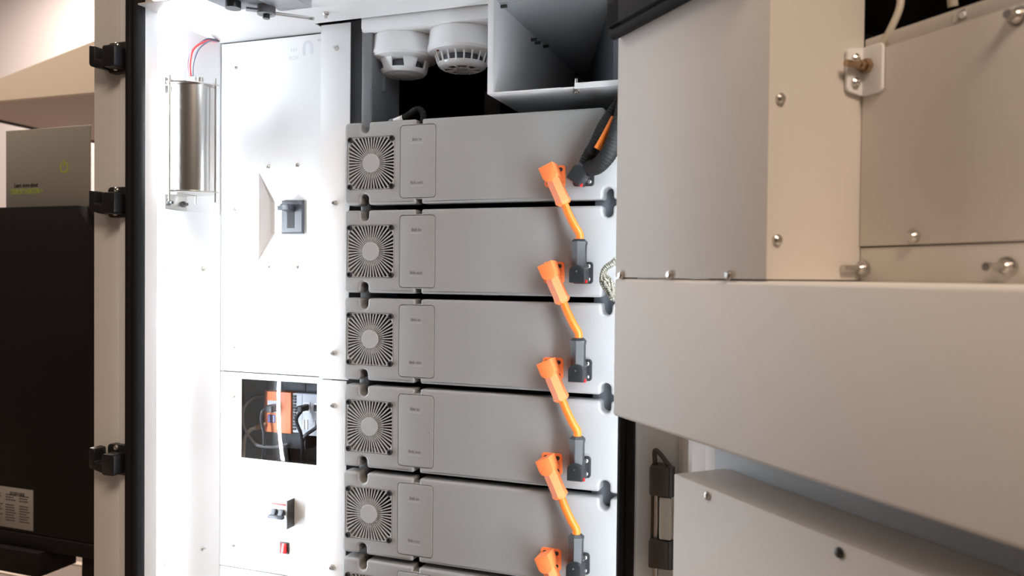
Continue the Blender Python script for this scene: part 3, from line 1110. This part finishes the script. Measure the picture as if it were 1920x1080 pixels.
# ================================================================== SURROUNDING ROOM
fl = B().box(-9000, 6000, -6000, 6000, -1510, -1500).build('floor', 'floor', None, (0, 0, -1500))
tag(fl, 'tan vinyl floor of the hall', 'floor', kind='structure')
wl = B().box(-9000, 6000, 4200, 4300, -1500, 3200).build('wall_back', 'wall_paint', None, (0, 4200, 0))
tag(wl, 'pale pinkish wall at the back of the hall', 'wall', kind='structure')
for k, (ya, yb) in enumerate(((1560, 1600), (1760, 1790))):
    o = B().box(-5000, -2000, ya, yb, -1500, -1494, 1).build('trim_%d' % (k + 1), 'floor_line', None, (-3000, ya, -1500))
    tag(o, ['pale strip on the floor nearer the black inverter', 'pale strip on the floor farther from the black inverter'][k], 'floor strip', kind='structure')

# canopy of the neighbouring booth
ca = thing('booth_canopy', (-2700, 1900, 652), 'tan booth canopy with a sloping top edge behind the cabinet, over the sign', 'canopy')
b = B()
zt = lambda x: 750.7 + (x + 2731.5) * .2115
b.prism([(-3130, 652), (-1600, 652), (-1600, zt(-1600)), (-3130, zt(-3130))], 'y', 1500, 1530)
b.build('fascia_board', 'canopy', ca)
b = B()
b.prism([(-3130, 1530), (-1600, 1530), (-1600, 3200), (-3306, 3200)], 'z', 652, 662)
b.build('underside', 'canopy_under', ca)
b = B()
b.prism([(-3142, 1530), (-3130, 1530), (-3306, 3200), (-3318, 3200)], 'z', 640, 668)
b.build('edge_trim', 'device_dark', ca)
B().box(-1700, -1600, 1600, 1700, -1500, 652).build('column', 'canopy', ca)

# black inverter on its stand
iv = thing('inverter', (-1430, 640, -855), 'large black inverter housing with a silver rating label at the far left', 'inverter')
B().prism([(-1900, -855), (-1150, -855), (-1150, -55), (-1262, 80), (-1900, 80)], 'y', 600, 640, 2).build('front_cover', 'dark_enclosure', iv)
bb = B().box(-1900, -1120, 640, 850, -855, 82, 3).build('housing', 'dark_enclosure', iv)
B().box(-1222, -1202, 630, 640.5, 50, 66).build('vent_slot', 'case', bb)
B().box(-1900, -1120, 596, 850, -897, -857, 2).build('base_rail', 'dark_enclosure', iv)
B().box(-1800, -1372, 575, 700, -965, -897, 2).build('cable_box', 'dark_enclosure', iv)
lab = B().box(-1570, -1422, 599, 600, -846, -729, .3).build('rating_label', 'label', iv)
b = B()
rnd = random.Random(3)
for row in range(11):
    z = -752 - row * 7.4
    if row in (3,):
        continue
    for x0, x1 in ((-1566, -1536), (-1530, -1482), (-1476, -1428)):
        x = x0
        while x < x1 - 8 - rnd.random() * 14:
            w = 3 + rnd.random() * 7
            b.box(x, min(x + w, x1), 598.6, 599, z, z + 2.8)
            x += w + 1.6
for k in range(16):
    x = -1512 + k * 3.6
    b.box(x, x + 1 + rnd.random() * 1.6, 598.6, 599, -752, -741)
b.build('print_marks', 'print_black', lab, smooth=0)
B().prism([(-1300, -1500), (-1280, -1500), (-1240, -897), (-1282, -897)], 'y', 640, 680).build('leg', 'dark_enclosure', iv)
B().prism([(-1830, -1500), (-1810, -1500), (-1780, -897), (-1822, -897)], 'y', 640, 680).build('leg', 'dark_enclosure', iv)
b = B()
b.prism([(-1100, -1500), (-1080, -1500), (-1236, -900), (-1282, -900)], 'y', 690, 720)
b.build('brace', 'dark_enclosure', iv)

# sign standing on the inverter
sg = thing('info_sign', (-1440, 660, 82), 'pale sign with lime lettering standing on top of the black inverter', 'sign')
oS = -Vector((-1440, 660, 82))
B().box(-1604, -1274, 658, 662, 82, 313, 1).build('board', 'card', sg)
me = shift(text_mesh('Learn more about', 17.5, -1523, 144, 657.8, sx=.74, shear=.25, bold=.55), oS)
link_mesh('lettering', me, 'print_black', sg, smooth=0)
me = shift(text_mesh('TESVOLT FORTON >', 21, -1521, 124, 657.8, sx=.66, shear=.2, bold=.3), oS)
link_mesh('lettering', me, 'lime', sg, smooth=0)
b = B()
ring = []
for k in range(29):
    a = math.radians(118) + math.radians(304) * k / 28
    ring.append((-1372 + 15.5 * math.cos(a), 197 + 16.5 * math.sin(a)))
for k in range(29):
    a = math.radians(118) + math.radians(304) * (28 - k) / 28
    ring.append((-1372 + 12.3 * math.cos(a), 197 + 13.3 * math.sin(a)))
b.prism(ring, 'y', 657.4, 658)
b.box(-1373.9, -1370.1, 657.4, 658, 200, 218)
b.build('power_mark', 'lime', sg, smooth=0)

# ================================================================== LIGHT
w = bpy.data.worlds.new('hall')
bpy.context.scene.world = w
w.use_nodes = True
bg = w.node_tree.nodes['Background']
bg.inputs[0].default_value = (1.0, .80, .66, 1)
bg.inputs[1].default_value = .07


def area(name, loc, rot, sx, sy, power, col):
    l = bpy.data.lights.new(name, 'AREA')
    l.shape = 'RECTANGLE'
    l.size, l.size_y = sx, sy
    l.energy = power
    l.color = col
    o = bpy.data.objects.new(name, l)
    C.objects.link(o)
    o.location = W(loc)
    o.rotation_euler = rot
    return o


warm = (1.0, .78, .60)
area('hall_lamp', (1700, -2300, 1900), (0, 0, 0), 1.2, 1.2, 92, warm)
area('hall_lamp', (-1300, -2700, 2000), (0, 0, 0), 1.2, 1.2, 9, warm)
area('hall_lamp', (-3600, 3000, 2600), (0, 0, 0), 3.4, 1.4, 330, (1.0, .84, .76))
area('hall_lamp', (-2700, 300, 2300), (0, 0, 0), 1.4, 1.4, 75, (1.0, .82, .68))

# ================================================================== CAMERA
R = Vector((0.940913, 0.338507, 0.009798)).normalized()
F = Vector((-0.338313, 0.940875, -0.017256)).normalized()
U = R.cross(F).normalized()
cam = bpy.data.cameras.new('camera')
co = bpy.data.objects.new('camera', cam)
C.objects.link(co)
co.matrix_world = Matrix.Translation(W((619.534, -1056.205, -99.103))) @ Matrix((R, U, -F)).transposed().to_4x4()
cam.sensor_width = 36.0
cam.lens = 36.0 * 1484.22 / 1920.0
cam.clip_start = .02
cam.dof.use_dof = True
cam.dof.focus_distance = 1.13
cam.dof.aperture_fstop = 7.0
sc = bpy.context.scene
sc.camera = co
sc.view_settings.view_transform = 'Standard'
sc.view_settings.look = 'None'
sc.view_settings.exposure = 0.0
sc.view_settings.gamma = 1.0
sc.view_settings.use_curve_mapping = False
sc.cycles.use_denoising = True
sc.cycles.max_bounces = 10
sc.cycles.diffuse_bounces = 6
